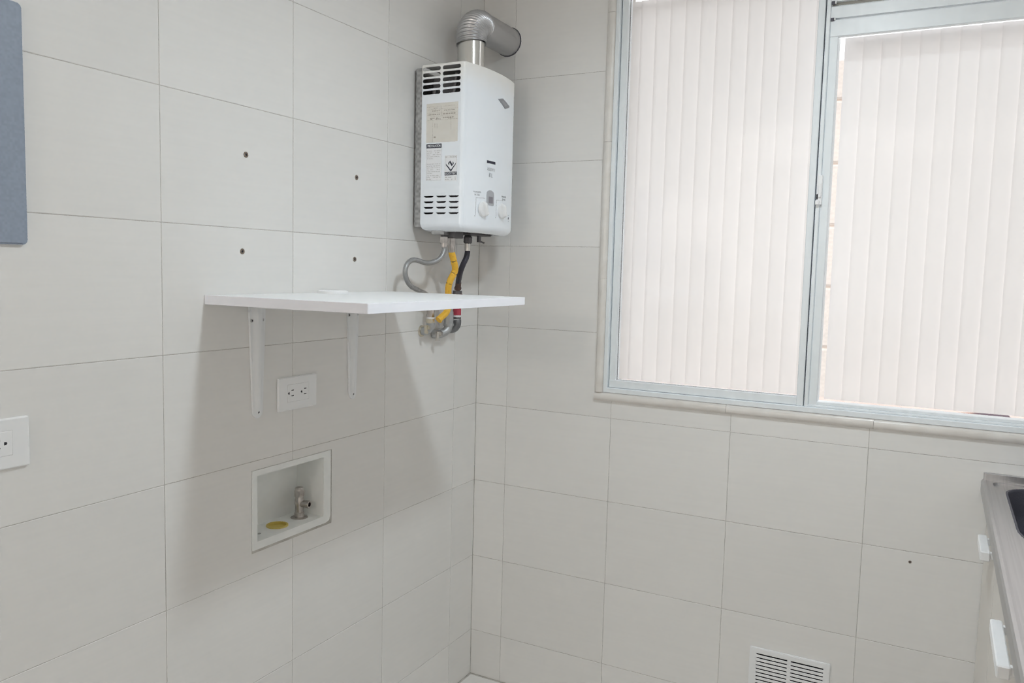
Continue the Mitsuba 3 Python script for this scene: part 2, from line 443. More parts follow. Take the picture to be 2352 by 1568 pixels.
# latch on the meeting stile
lt = add('latch', bev(0.9955, 1.0095, -0.0035, 0.002, 1.513, 1.588, 0.0015), 'white_plastic', win, label='small white sliding latch')
add('bolt', bev(1.0005, 1.0075, -0.0085, -0.003, 1.532, 1.568, 0.001), 'white_plastic', lt)
add('lever', bev(0.9945, 1.004, -0.0105, -0.003, 1.513, 1.524, 0.001), 'white_plastic', lt)
add('slot', bx(0.9962, 0.9995, -0.0042, -0.003, 1.527, 1.54), 'slot_shade', lt)

# ------------------------------------------------------------------ outside: blinds, ledge, far buildings
def slat_mesh(z0, z1):
    """A vertical slat: a shallow arc 48 mm wide, tilted so that its left edge lies before the next one."""
    u = np.linspace(-1, 1, 9)
    x = 0.0240 * u
    y = 0.0016 * (1 - u * u) * -1 + 0.0026 * u
    n = len(u)
    v = np.vstack([np.c_[x, y, np.full(n, z0)], np.c_[x, y, np.full(n, z1)]])
    f = [[i, i + 1, n + i + 1] for i in range(n - 1)] + [[i, n + i + 1, n + i] for i in range(n - 1)]
    return trimesh.Trimesh(v, np.array(f), process=False)


def blind(label, x0, n, z0, z1):
    t = thing('vertical_blind', label, 'blind')
    s = mikit.ply(slat_mesh(z0, z1), 'blind_vinyl', smooth=True)
    for k in range(n):
        share('slat', s, t, to_world=T().translate([x0 + 0.0445 * k, 0.125, 0]))
    return t


bl1 = blind('tall white vertical blind of overlapping slats behind the left window pane', 0.4425, 13, 1.003, 2.123)
bl2 = blind('shorter white vertical blind behind the right window pane, its top edge below the frame', 1.0530, 20, 0.998, 1.9565)
for t, xa, xb, z in ((bl1, 0.42, 1.01, 2.123), (bl2, 1.045, 1.92, 1.9565)):
    add('head_rail', bev(xa, xb, 0.135, 0.155, z - 0.018, z - 0.003, 0.002), 'blind_vinyl', t)

lg = structure('trim_3', 'peach outer ledge below the window')
add('ledge', bev(0.2, 2.3, 0.152, 0.36, 0.93, 0.9705, 0.004), 'ledge_paint', lg)
add('sill', bx(0.432, 1.93, 0.075, 0.152, 0.93, 0.9715), 'ledge_paint', lg)
st = thing('wooden_strip', 'dark brown strip lying on the outer ledge behind the right pane', 'strip')
m = remap(extrude(Polygon([(1.30, 0.158), (1.475, 0.165), (1.468, 0.25), (1.38, 0.22)]), 0.0125), [(1, 0, 0), (0, 1, 0), (0, 0, 1)], (0, 0, 0.9705))
add('strip_body', m, 'brown_wood', st)

pb = thing('building', 'peach rendered building far outside, glimpsed between the two window blinds', 'building')
zs = [-3.0, -0.85, 0.15, 1.15, 2.15, 3.15, 4.16, 4.82]
for z0, z1 in zip(zs[:-1], zs[1:]):
    add('render_course', bev(-1.2, 6.0, 12.0, 12.4, z0 + 0.03, z1, 0.03), 'stucco', pb)
add('wall_core', bx(-1.1, 5.9, 12.06, 14.0, -3, 4.75), 'stucco', pb)
gb = thing('building', 'grey rendered building far outside, seen as a sliver at the left edge of the window', 'building')
add('wall_core', bx(-9.0, -3.2, 12.5, 16.0, -3, 3.15), 'stucco_grey', gb)
add('parapet', bev(-9.1, -3.1, 12.4, 16.1, 3.1, 3.22, 0.02), 'stucco_grey', gb)
gd = structure('ground', 'paved ground outside, below the window')
add('slab', bx(-15, 15, 0.4, 30, -3.2, -3.0), 'asphalt', gd)

# ------------------------------------------------------------------ shelf with two brackets
sh = thing('wall_shelf', 'white laminate shelf board on two pale metal brackets, fixed to the tiled wall', 'shelf')
S0, S1, SD, SZ0, SZ1 = -1.08, -0.472, 0.405, 1.2445, 1.2628
add('board', bev(0.0005, SD, S0, S1, SZ0, SZ1, 0.0006), 'laminate', sh)
add('lit_edge_band', bev(SD - 0.0004, SD + 0.0007, S0, S1, SZ0, SZ1, 0.0003), 'laminate_lit_edge', sh)
add('lit_edge_band', bev(0.0005, SD, S0 - 0.0007, S0 + 0.0003, SZ0, SZ1, 0.0003), 'laminate_lit_edge', sh)


def arm_mesh(length, w0, w1):
    """A pressed steel arm: tapering, ribbed along the middle, rounded tip; along +x, wide in y, proud in z."""
    n, secs = 26, []
    for i in range(n):
        t = (i / 15 * 0.93) if i < 15 else 0.93 + 0.07 * math.sin((i - 15) / (n - 16) * math.pi / 2)
        w = (w0 + (w1 - w0) * t) / 2
        if t > 0.94:
            w *= math.sqrt(max(0.01, 1 - ((t - 0.94) / 0.06) ** 2))
        rib = 0.0065 * min(1, (1 - t) * 7) * (1.15 - 0.4 * t)
        yy = np.array([-1, -0.96, -0.62, -0.40, -0.15, 0.15, 0.40, 0.62, 0.96, 1]) * w
        zz = np.array([0.0, 0.0042, 0.0042, 0.0042 + rib * 0.75, 0.0042 + rib, 0.0042 + rib, 0.0042 + rib * 0.75, 0.0042, 0.0042, 0.0])
        secs.append(np.c_[np.full(10, t * length), yy, zz])
    v = np.vstack(secs)
    f = []
    for i in range(n - 1):
        for j in range(10):
            a, b_, c, d = i * 10 + j, i * 10 + (j + 1) % 10, (i + 1) * 10 + (j + 1) % 10, (i + 1) * 10 + j
            f += [[a, b_, c], [a, c, d]]
    for e, s in ((0, 1), ((n - 1) * 10, -1)):
        for j in range(1, 9):
            f.append([e, e + j + 1, e + j][::s])
    m = trimesh.Trimesh(v, np.array(f), process=False)
    if m.volume < 0:
        m.invert()
    return m


def screw(at, axis, r=0.004):
    return lathe([(0.0001, 0.0022), (r * 0.5, 0.002), (r, 0.0006), (r, 0), (0.0001, 0)], 16, at, axis)


for yc, w0, w1 in ((-0.9425, 0.049, 0.027), (-0.622, 0.047, 0.024)):
    br = add('bracket', cat(remap(arm_mesh(0.249, w0, w1), [(0, 0, -1), (0, 1, 0), (1, 0, 0)], (0.0004, yc, 1.2435)), remap(arm_mesh(0.33, w0, w1), [(1, 0, 0), (0, 1, 0), (0, 0, -1)], (0.002, yc, 1.2443)),
                           cyl((0.006, yc, 1.236), (0.02, yc, 1.24), 0.006, 12)), 'bracket_paint', sh, 40)
    for yy, zz, r in ((yc - 0.0175, 1.2065, 0.0042), (yc + 0.012, 1.2075, 0.0028), (yc + 0.0005, 1.0075, 0.0046)):
        sc = add('screw', screw((0.0045 + (0.004 if r == 0.0028 else 0.0), yy, zz), (1, 0, 0), r), 'steel_screw', br, 35)
    for yy, zz, r in ((yc - 0.0175, 1.2065, 0.0042), (yc + 0.0005, 1.0075, 0.0046)):
        add('screw_recess', bx(0.0062, 0.0069, yy - 0.0016, yy + 0.0016, zz - 0.0016, zz + 0.0016), 'slot_shade', br)

cp = thing('plastic_cap', 'small round white plastic cap lying on the shelf by the wall', 'cap')
add('cap_body', lathe([(0.0001, 0.0075), (0.028, 0.0075), (0.034, 0.006), (0.0355, 0.003), (0.0355, 0.0), (0.0001, 0.0)], 36, (0.043, -0.745, SZ1), (0, 0, 1)), 'white_plastic', cp, 35)

# ------------------------------------------------------------------ wall plugs left from a fixture, and one small hole
for y, z, lab in ((-0.970, 1.552, 'brown wall plug in the tiles, upper left of the four above the shelf'), (-0.609, 1.545, 'brown wall plug in the tiles, upper right of the four above the shelf'),
                  (-0.981, 1.352, 'brown wall plug in the tiles, lower left of the four above the shelf'), (-0.614, 1.344, 'brown wall plug in the tiles, lower right of the four above the shelf')):
    t = thing('wall_plug', lab, 'wall plug', 'wall plugs above the shelf')
    add('collar', lathe([(0.0026, -0.004), (0.0026, 0.0006), (0.0036, 0.0013), (0.0058, 0.0009), (0.0062, 0.0002), (0.0062, -0.004)], 18, (0.0002, y, z), (1, 0, 0)), 'plug_brown', t, 35)
    add('bore', lathe([(0.0001, 0.0), (0.0028, 0.0), (0.0028, -0.004), (0.0001, -0.004)], 14, (0.0004, y + 0.0004, z), (1, 0, 0)), 'slot_shade', t)
t = thing('wall_plug', 'small dark plugged hole in the tiles below the window, left of the counter', 'wall plug')
add('collar', lathe([(0.0016, -0.004), (0.0016, 0.0005), (0.003, 0.0006), (0.0036, 0.0001), (0.0036, -0.004)], 16, (1.268, -0.0003, 0.624), (0, -1, 0)), 'plug_brown', t)
add('bore', lathe([(0.0001, 0.0), (0.002, 0.0), (0.002, -0.004), (0.0001, -0.004)], 12, (1.268, -0.0004, 0.624), (0, -1, 0)), 'slot_shade', t)

# ------------------------------------------------------------------ sockets
def socket(label, y0, y1, z0, z1, grounds, flip):
    t = thing('wall_socket', label, 'socket')
    add('cover_plate', bev(0.0, 0.0065, y0, y1, z0, z1, 0.0022), 'white_plastic', t)
    yc, zc = (y0 + y1) / 2, (z0 + z1) / 2
    ins = add('insert', bev(0.0055, 0.0074, yc - 0.034, yc + 0.034, zc - 0.0185, zc + 0.0205, 0.0006), 'white_plastic', t)
    groove = extrude(sbox(yc - 0.0346, zc - 0.0191, yc + 0.0346, zc + 0.0211).difference(sbox(yc - 0.034, zc - 0.0185, yc + 0.034, zc + 0.0205)), 0.0004)
    add('groove', remap(groove, LEFT, (0.0064, 0, 0)), 'groove_grey', t)
    for gy, gz in grounds:
        s = -1 if flip else 1
        add('ground_hole', remap(extrude(unary_union([Point(gy, gz).buffer(0.0024, 8), sbox(gy - 0.0024, gz - 0.0024, gy, gz + 0.0024) if flip else sbox(gy, gz - 0.0024, gy + 0.0024, gz + 0.0024)]), 0.0004), LEFT, (0.0072, 0, 0)), 'slot_shade', t)
        for dz in (-0.0064, 0.0062):
            y = gy + s * 0.0122
            add('slot', remap(extrude(sbox(y - 0.0038, gz + dz - 0.0010, y + 0.0038, gz + dz + 0.0010), 0.0004), LEFT, (0.0072, 0, 0)), 'slot_shade', t)
    return t


socket('white double wall socket below the shelf, between its two brackets', -0.8835, -0.757, 0.998, 1.074, [(-0.8516, 1.0373), (-0.8105, 1.037)], False)
socket('white double wall socket at the left edge of the photo, below the grey panel', -1.565, -1.4405, 0.994, 1.0752, [(-1.4795, 1.036), (-1.5205, 1.036)], True)

# grey electrical panel cover
pn = thing('electrical_panel', 'blue-grey metal panel cover cut by the left edge of the photo', 'panel')
rr = sbox(-1.80, 1.3485, -1.435, 1.7195).buffer(-0.008).buffer(0.008, 8)
rr2 = rr.buffer(-0.0025)
v = cat(remap(extrude(rr, 0.006), LEFT, (0.0002, 0, 0)), remap(extrude(rr2, 0.0022), LEFT, (0.0060, 0, 0)))
add('cover', v, 'panel_paint', pn)
add('door', remap(extrude(sbox(-1.77, 1.39, -1.52, 1.68).buffer(-0.004).buffer(0.004), 0.004), LEFT, (0.008, 0, 0)), 'panel_paint', pn)
for z in (1.37, 1.70):
    add('screw', screw((0.0082, -1.62, z), (1, 0, 0)), 'steel_screw', pn, 35)

# ------------------------------------------------------------------ washing machine box
wb = thing('washer_box', 'white plastic washing machine connection box recessed in the wall below the socket', 'outlet box')
y0, y1, z0, z1 = BOX
rim = sbox(y0, z0 + 0.001, y1, z1 - 0.001)
iy0, iy1, iz0, iz1 = -0.9425, -0.727, 0.7195, 0.866
c = 0.017
outer = Polygon([(y0, z0 + 0.002), (y1 - c, z0 + 0.002), (y1 - 0.3 * c, z0 + 0.3 * c), (y1, z0 + c), (y1, z1), (y0, z1)])
add('rim', remap(extrude(outer.difference(sbox(iy0, iz0, iy1, iz1)), 0.0055), LEFT, (-0.0035, 0, 0)), 'box_plastic', wb)
D = -0.083
tk = 0.0025
add('shell', cat(bx(D - tk, D, iy0 - tk, iy1 + tk, iz0 - tk, iz1 + tk), bx(D, -0.0005, iy0 - tk, iy0, iz0 - tk, iz1 + tk), bx(D, -0.0005, iy1, iy1 + tk, iz0 - tk, iz1 + tk), bx(D, -0.0005, iy0, iy1, iz1, iz1 + tk)), 'box_plastic', wb)
floorp = sbox(D, iy0, -0.0005, iy1).difference(Point(-0.041, -0.838).buffer(0.0225, 24))
add('box_floor', remap(extrude(floorp, tk), [(1, 0, 0), (0, 1, 0), (0, 0, 1)], (0, 0, iz0 - tk)), 'box_plastic', wb)
ring = lathe([(0.0205, -0.02), (0.0205, 0.0028), (0.0225, 0.0035), (0.0250, 0.003), (0.0252, 0.0), (0.0222, 0.0), (0.0222, -0.02)], 36, (-0.041, -0.838, iz0), (0, 0, 1))
dr_ = add('drain_ring', ring, 'yellow_ring', wb, 35, label='yellow plastic drain ring')
add('drain_cup', lathe([(0.0001, -0.0030), (0.0205, -0.0030), (0.0205, -0.006), (0.0001, -0.006)], 30, (-0.041, -0.838, iz0), (0, 0, 1)), 'yellow_ring', dr_)
add('floor_screw', screw((-0.034, -0.9015, iz0), (0, 0, 1), 0.0045), 'steel_screw', wb, 35)
vl = thing('stop_valve', 'tarnished nickel stop valve standing inside the washing machine box', 'valve')
vx, vy = -0.043, -0.762
add('flange', lathe([(0.0001, 0), (0.021, 0), (0.019, 0.0016), (0.0125, 0.003), (0.0001, 0.003)], 28, (vx, vy, iz0)), 'old_nickel', vl, 35)
add('valve_body', lathe([(0.0001, 0.002), (0.0118, 0.002), (0.0118, 0.012), (0.0098, 0.014), (0.0098, 0.03), (0.0112, 0.033), (0.0112, 0.043), (0.0095, 0.046), (0.0095, 0.052), (0.0001, 0.052)], 24, (vx, vy, iz0)), 'old_nickel', vl, 35)
add('handle', cat(hexnut((vx, vy, iz0 + 0.052), (vx, vy, iz0 + 0.066), 0.0118, 8), lathe([(0.0001, 0.074), (0.0085, 0.074), (0.0105, 0.071), (0.0105, 0.065), (0.0001, 0.065)], 20, (vx, vy, iz0))), 'old_nickel', vl)
d = np.array([0.985, 0.17, 0.0])
p0 = np.array([vx, vy, iz0 + 0.0345])
sp = lathe([(0.0055, 0.001), (0.0055, 0.028), (0.0088, 0.028), (0.0092, 0.025), (0.0092, 0.02), (0.0086, 0.018), (0.0086, 0.001)], 24, p0, d)
so = add('spout', sp, 'old_nickel', vl, 35)
add('bore', lathe([(0.0001, 0.020), (0.0056, 0.020), (0.0056, 0.019), (0.0001, 0.019)], 18, p0, d), 'slot_shade', so)

# ------------------------------------------------------------------ ventilation grille below the window
vg = thing('vent_grille', 'white plastic ventilation grille low on the wall below the window', 'vent')
GX0, GX1, GZ1, GZ0 = 0.892, 1.0985, 0.3145, 0.108
cols = ((0.9105, 0.991), (1.0005, 1.0825))
plate = sbox(GX0, GZ0, GX1, GZ1).buffer(-0.003).buffer(0.003)
plate = plate.difference(unary_union([sbox(a, GZ0 + 0.0165, b_, GZ1 - 0.0145) for a, b_ in cols]))
add('frame', cat(remap(extrude(plate, 0.007), BACK, (0, -0.0008, 0)), remap(extrude(plate.buffer(-0.0015), 0.0012), BACK, (0, -0.0078, 0))), 'white_plastic', vg)
add('cavity_shade', bx(GX0 + 0.006, GX1 - 0.006, -0.0012, -0.0006, GZ0 + 0.006, GZ1 - 0.006), 'slot_shade', vg)  # dark sheet painted for the shaded cavity behind the slats
nz = 17
pitch = 0.0103
for a, b_ in cols:
    s = mikit.ply(sweep_x([(-0.0082, 0.0), (-0.0082, 0.0070), (-0.0078, 0.0074), (-0.0056, 0.0066), (-0.0056, 0.0)], a, b_), 'white_plastic')
    for k in range(nz):
        share('slat', s, vg, to_world=T().translate([0, 0, GZ1 - 0.0145 - 0.0028 - 0.0080 - pitch * k]))

# ------------------------------------------------------------------ water heater
hw = thing('water_heater', 'white wall-mounted gas water heater in the corner above the shelf', 'water heater')
HY0, HY1, HX0, HX1, HB = -0.377, -0.095, 0.030, 0.164, 0.018
HZ0, HZ1 = 1.4255, 1.8655
YC = (HY0 + HY1) / 2


def xf(y):
    t = (np.asarray(y) - YC) / ((HY1 - HY0) / 2)
    return HX1 + HB * (1 - t * t)


ys = np.linspace(HY0, HY1, 41)
sec = Polygon([(HX0, HY0)] + [(float(xf(y)), float(y)) for y in ys] + [(HX0, HY1)]).buffer(-0.012).buffer(0.012, 10).intersection(sbox(HX0, HY0, 1, HY1))
sec = unary_union([sec, sbox(HX0, HY0, HX0 + 0.03, HY1)])


def ring_hull(poly, z0, z1, rb, rt):
    """A convex body over the outline, its bottom and top edges rounded with the radii rb and rt."""
    pts = []
    for z, sgn, r in ((z0, 1, rb), (z1, -1, rt)):
        for t in np.linspace(0, math.pi / 2, 8):
            g = poly.buffer(-r * (1 - math.cos(t)) - 1e-6, 8).exterior
            n = 150
            p = np.array([g.interpolate(k / n, True).coords[0] for k in range(n)])
            pts.append(np.c_[p, np.full(n, z + sgn * r * (1 - math.sin(t)))])
    return trimesh.convex.convex_hull(np.vstack(pts))


shell = M(ring_hull(sec, HZ0, HZ1, 0.022, 0.004)) - M(ring_hull(sec.buffer(-0.002), HZ0 + 0.002, HZ1 - 0.002, 0.021, 0.003)) - M(bx(HX0 - 0.01, HX0 + 0.0025, HY0 + 0.002, HY1 - 0.002, HZ0 - 0.1, HZ1 - 0.003))
shell = shell - M(remap(extrude(sec.buffer(-0.026), 0.05), [(1, 0, 0), (0, 1, 0), (0, 0, 1)], (0, 0, HZ0 - 0.03)))
slots = []
SX = ((0.034, 0.0905), (0.0965, 0.1525))
for r in range(5):
    for a, b_ in SX:
        zc = 1.853 - 0.0153 * r
        s = sbox(a + 0.0042, zc - 0.0042, b_ - 0.0042, zc + 0.0042).buffer(0.0013, 6)
        s = Polygon([]).union(sbox(a + 0.0050, zc - 0.0001, b_ - 0.0050, zc + 0.0001).buffer(0.0050, 8))
        slots.append(s)
for r in range(4):
    for a, b_ in ((0.0430, 0.0745), (0.0830, 0.1145), (0.1225, 0.1540)):
        zc = 1.5175 - 0.0147 * r
        slots.append(Polygon([(a, zc + 0.0023), (b_, zc + 0.0023), (b_ - 0.0012, zc + 0.0002), (b_ - 0.006, zc - 0.0023), (a + 0.006, zc - 0.0023), (a + 0.0012, zc + 0.0002)]))
for s in slots:
    shell = shell - M(remap(extrude(s, 0.02), BACK, (0, HY0 + 0.010, 0)))
DX, DY, DRR = 0.098, YC, 0.0375
shell = shell - M(cyl((DX, DY, 1.85), (DX, DY, 1.88), DRR - 0.001, 40))
housing = add('housing', unM(shell), 'enamel', hw, 32)
add('back_plate', cat(bev(0.004, 0.012, HY0 + 0.010, HY1 - 0.010, HZ0 + 0.012, HZ1 - 0.006, 0.002), bev(0.012, 0.0315, HY0 + 0.0045, HY0 + 0.0065, HZ0 + 0.012, HZ1 - 0.006, 0.0005), bev(0.012, 0.0315, HY1 - 0.0065, HY1 - 0.0045, HZ0 + 0.012, HZ1 - 0.006, 0.0005)), 'galvanised', hw, label='grey galvanised back plate')
hx = add('heat_exchanger', cat(bev(0.045, 0.145, HY0 + 0.03, HY1 - 0.03, 1.60, 1.84, 0.004), cyl((0.06, HY0 + 0.02, 1.80), (0.06, HY0 + 0.02, 1.62), 0.007, 14), cyl((0.13, HY0 + 0.018, 1.84), (0.10, HY0 + 0.018, 1.66), 0.006, 14)), 'dark_metal', hw)
add('burner_box', bev(0.05, 0.15, HY0 + 0.03, HY1 - 0.03, 1.455, 1.54, 0.004), 'dark_metal', hw)
add('bottom_tray', cat(bev(0.05, 0.155, HY0 + 0.02, HY1 - 0.02, 1.4335, 1.437, 0.001), bev(0.060, 0.100, HY0 + 0.012, HY0 + 0.055, 1.417, 1.434, 0.002)), 'galvanised', hw)
add('gas_valve_block', cat(bev(0.07, 0.115, -0.335, -0.285, 1.410, 1.435, 0.002), cyl((0.085, -0.30, 1.418), (0.085, -0.255, 1.418), 0.006, 14), bev(0.07, 0.11, -0.235, -0.12, 1.4225, 1.436, 0.002), cyl((0.10, -0.175, 1.405), (0.10, -0.175, 1.425), 0.006, 12), cyl((0.10, -0.175, 1.408), (0.10, -0.145, 1.404), 0.0025, 10)), 'dark_metal', hw)


def on_side(poly, h=0.00025, lift=0.0):
    return remap(extrude(poly, h), BACK, (0, HY0 - lift, 0))


def wrap(mesh, lift=0.0):
    """A mesh drawn in (y, z) with its thickness along +z, laid on the heater's bulging front."""
    m = mesh.subdivide_to_size(0.006, max_iter=12) if len(mesh.faces) < 400 else mesh
    v_ = np.asarray(m.vertices)
    return trimesh.Trimesh(np.c_[xf(v_[:, 0]) + v_[:, 2] + lift, v_[:, 0], v_[:, 1]], m.faces, process=False)


def side_text(s, h, x, z, bold=False, width=None):
    m = meshkit.text_mesh(s, h, 0.0002, bold)
    if width:
        m.apply_scale([width / m.extents[0], 1, 1])
    return remap(m, BACK, (x, HY0 - 0.0004, z))


def front_text(s, h, y, z, width=None, bold=False):
    m = meshkit.text_mesh(s, h, 0.0003, bold)
    if width:
        m.apply_scale([width / m.extents[0], 1, 1])
    m.apply_translation((y - m.bounds[0][0], z, 0))
    return wrap(m, 0.0001)


# rating plate: aged paper with a printed grid
rp = add('rating_label', on_side(sbox(0.048, 1.660, 0.147, 1.7625)), 'sticker_paper', hw, label='yellowed paper rating label')
ln = [sbox(0.049, 1.7535, 0.146, 1.7538), sbox(0.049, 1.7465, 0.146, 1.7468), sbox(0.049, 1.7375, 0.146, 1.7378), sbox(0.049, 1.7285, 0.146, 1.7288), sbox(0.049, 1.7185, 0.146, 1.7188), sbox(0.096, 1.7285, 0.0963, 1.7535), sbox(0.068, 1.662, 0.0683, 1.7185), sbox(0.125, 1.69, 0.1253, 1.7185)]
for k in range(3):
    ln.append(sbox(0.0745 + 0.004 * k, 1.698, 0.0750 + 0.004 * k, 1.710))
add('printed_grid', on_side(unary_union(ln), lift=0.0002), 'ink_brown', rp)


def dashes(x0, x1, z, h, seed, fill=0.75, lo=0.002, hi=0.008):
    r = np.random.default_rng(seed)
    out, x = [], x0
    while x < x1 - lo:
        w = min(r.uniform(lo, hi), x1 - x)
        if r.uniform() < fill:
            out.append(sbox(x, z, x + w * 0.85, z + h))
        x += w + 0.0012
    return out


pr_ = dashes(0.056, 0.09, 1.7415, 0.0022, 1) + dashes(0.103, 0.14, 1.7415, 0.0022, 2) + dashes(0.052, 0.094, 1.7320, 0.0026, 3) + dashes(0.100, 0.142, 1.7320, 0.0030, 4) + dashes(0.052, 0.094, 1.7225, 0.0024, 5) + dashes(0.100, 0.142, 1.7225, 0.0026, 6) + dashes(0.054, 0.128, 1.7125 + 0.0075, 0.0022, 7, 0.5) + dashes(0.060, 0.085, 1.7490, 0.0014, 8) + dashes(0.072, 0.09, 1.672, 0.004, 9, 0.4)
add('printed_rows', on_side(unary_union(pr_), lift=0.0002), 'ink_brown', rp)
# caution sticker
cs = add('caution_label', on_side(sbox(0.0492, 1.5605, 0.0975, 1.6570).buffer(-0.002).buffer(0.002)), 'sticker_white', hw)
hd = sbox(0.0492, 1.6455, 0.0975, 1.6570).union(sbox(0.0492, 1.6455, 0.0975, 1.650)).buffer(-0.0015).buffer(0.0015)
add('header_band', on_side(hd, lift=0.0002), 'ink', cs, label='dark blue band reading PRECAUCIÓN')
add('header_word', side_text('PRECAUCIÓN', 0.0058, 0.0525, 1.6485, True, 0.0415), 'sticker_white', cs)
ed = sbox(0.0492, 1.5605, 0.0975, 1.6570)
add('border', on_side(ed.difference(ed.buffer(-0.0005)), lift=0.0002), 'ink_soft', cs)
rows = []
for j, z in enumerate([1.6375, 1.6325, 1.6275, 1.6225, 1.6175, 1.6030, 1.5980, 1.5930, 1.5880, 1.5830, 1.5785, 1.5725, 1.5680, 1.5635]):
    rows += dashes(0.0515, 0.0955 if j not in (4, 10, 13) else 0.071, z, 0.0014, 20 + j, 0.95, 0.003, 0.009)
add('printed_rows', on_side(unary_union(rows), lift=0.0002), 'ink_soft', cs)
# quality seal
qs = add('quality_seal', on_side(sbox(0.1085, 1.5575, 0.1465, 1.6245)), 'sticker_white', hw)
e2 = sbox(0.109, 1.5822, 0.1462, 1.6235)
add('border', on_side(unary_union([e2.difference(e2.buffer(-0.0006)), sbox(0.109, 1.618, 0.1462, 1.6186)]), lift=0.0002), 'ink_soft', qs)
cx, cz = 0.1277, 1.6035
q = []
dia = lambda cx_, cz_, a: Polygon([(cx_ - a, cz_), (cx_, cz_ - a), (cx_ + a, cz_), (cx_, cz_ + a)])
D0 = dia(cx, cz, 0.0100)
for off in (-0.0068, 0.0, 0.0068):
    q.append(D0.intersection(Polygon([(cx + off - 0.0095 - 0.0017, cz + 0.0125), (cx + off - 0.0095 + 0.0017 + 0.002, cz + 0.0125), (cx + off + 0.0095 + 0.0017, cz - 0.0125), (cx + off + 0.0095 - 0.0017 - 0.002, cz - 0.0125)]).buffer(0) if off == 0 else D0.intersection(sbox(cx + off - 0.0016, cz - 0.02, cx + off + 0.0016, cz + 0.02))))
q.append(Polygon([(cx - 0.0150, cz - 0.0005), (cx, cz - 0.0165), (cx, cz - 0.0215), (cx - 0.0150, cz - 0.0045)]))
q.append(Polygon([(cx + 0.0155, cz + 0.0010), (cx, cz - 0.0165), (cx, cz - 0.0215), (cx + 0.0155, cz - 0.0015)]))
add('emblem', on_side(unary_union(q), lift=0.0002), 'ink', qs)
add('name_band', on_side(sbox(0.1088, 1.5725, 0.1463, 1.5815), lift=0.0002), 'ink', qs)
add('name_word', side_text('ICO\\TEC', 0.0056, 0.1100, 1.5743, True, 0.035), 'sticker_white', qs)
add('printed_rows', on_side(unary_union(dashes(0.110, 0.145, 1.6195, 0.0024, 50, 0.95) + dashes(0.110, 0.145, 1.5665, 0.0018, 51, 0.7) + dashes(0.110, 0.145, 1.5615, 0.0018, 52, 0.8)), lift=0.0002), 'ink_soft', qs)

# front: badge, model print, display, knobs
bd = add('badge', wrap(extrude(Polygon([(-0.228, 1.7945), (-0.199, 1.8015), (-0.149, 1.7895), (-0.151, 1.7860), (-0.182, 1.7760)]), 0.0012)), 'badge_grey', hw, label='dark grey slanted badge')
add('badge_relief', wrap(extrude(Polygon([(-0.209, 1.7915), (-0.197, 1.7955), (-0.170, 1.7885), (-0.182, 1.7835)]), 0.0004), 0.0012), 'badge_relief', bd)
add('model_bar', wrap(extrude(sbox(-0.2785, 1.6155, -0.2345, 1.6225).buffer(-0.0007).buffer(0.0007), 0.0004)), 'ink', hw)
add('model_word', front_text('ASSENTO', 0.0082, -0.2755, 1.5955, 0.039), 'ink_grey', hw)
add('model_size', front_text('8 L', 0.0105, -0.2665, 1.5790, 0.018), 'ink', hw)
add('control_print', cat(front_text('REGULACIÓN', 0.0042, -0.3345, 1.5315, 0.031), front_text('DE GAS', 0.0042, -0.3300, 1.5240, 0.022)), 'ink_grey', hw)
add('control_print', cat(front_text('REGULACIÓN', 0.0042, -0.1900, 1.5310, 0.031), front_text('DE AGUA', 0.0042, -0.1865, 1.5235, 0.024)), 'ink_grey', hw)
ds_p = Polygon([(-0.277, 1.508), (-0.271, 1.502), (-0.242, 1.502), (-0.239, 1.505), (-0.239, 1.5335)] + [(-0.258 + 0.019 * math.cos(a), 1.5335 + 0.010 * math.sin(a)) for a in np.linspace(0.15, 3.0, 10)] + [(-0.277, 1.5335)])
ds = add('display', wrap(extrude(ds_p, 0.0009)), 'display_grey', hw)
add('display_screen', wrap(extrude(sbox(-0.267, 1.508, -0.245, 1.526), 0.0004), 0.0009), 'display_dark', ds)
for yk, zk in ((-0.294, 1.4895), (-0.193, 1.4915)):
    x = float(xf(yk))
    kn = add('knob', lathe([(0.0001, 0.0085), (0.0175, 0.0085), (0.0200, 0.0065), (0.0212, 0.0), (0.0001, 0.0)], 36, (x - 0.0008, yk, zk), (1, 0, 0)), 'white_plastic', hw, 40)
    balls = []
    for dx_, dz_, r_ in ((0.004, -0.0155, 0.0062), (0.004, 0.0155, 0.0062), (0.0125, -0.0120, 0.0052), (0.0125, 0.0120, 0.0052)):
        bl_ = trimesh.creation.icosphere(2, r_)
        bl_.apply_translation((x + dx_, 0, dz_))
        balls.append(bl_)
    gp = cat(*balls).convex_hull
    gp.apply_transform(trimesh.transformations.rotation_matrix(math.radians(14), [1, 0, 0]))
    gp.apply_translation((0, yk, zk))
    add('grip', gp, 'white_plastic', kn, 40)
    arc = [(yk + 0.0315 * math.cos(a), zk + 0.0315 * math.sin(a)) for a in np.linspace(math.radians(100), math.radians(225), 24)]
    from shapely.geometry import LineString
    L_ = LineString([(yk - 0.030, zk - 0.018), (yk - 0.030, zk + 0.0285), (yk + 0.004, zk + 0.0300)]).buffer(0.0004)
    add('dial_print', wrap(unary_union([L_, Point(yk - 0.0335, zk - 0.020).buffer(0.0013), Point(yk + 0.009, zk + 0.0300).buffer(0.0013), Point(yk - 0.0335, zk - 0.014).buffer(0.0008)]) and extrude(unary_union([L_, Point(yk - 0.0335, zk - 0.020).buffer(0.0013), Point(yk + 0.009, zk + 0.0300).buffer(0.0013)]), 0.0003)), 'ink_grey', hw)
add('indicator', wrap(extrude(unary_union([sbox(-0.1360, 1.4725, -0.1300, 1.4785), sbox(-0.1360, 1.4835, -0.1305, 1.4845), sbox(-0.1360, 1.4665, -0.1305, 1.4675)]), 0.0004)), 'ink', hw)

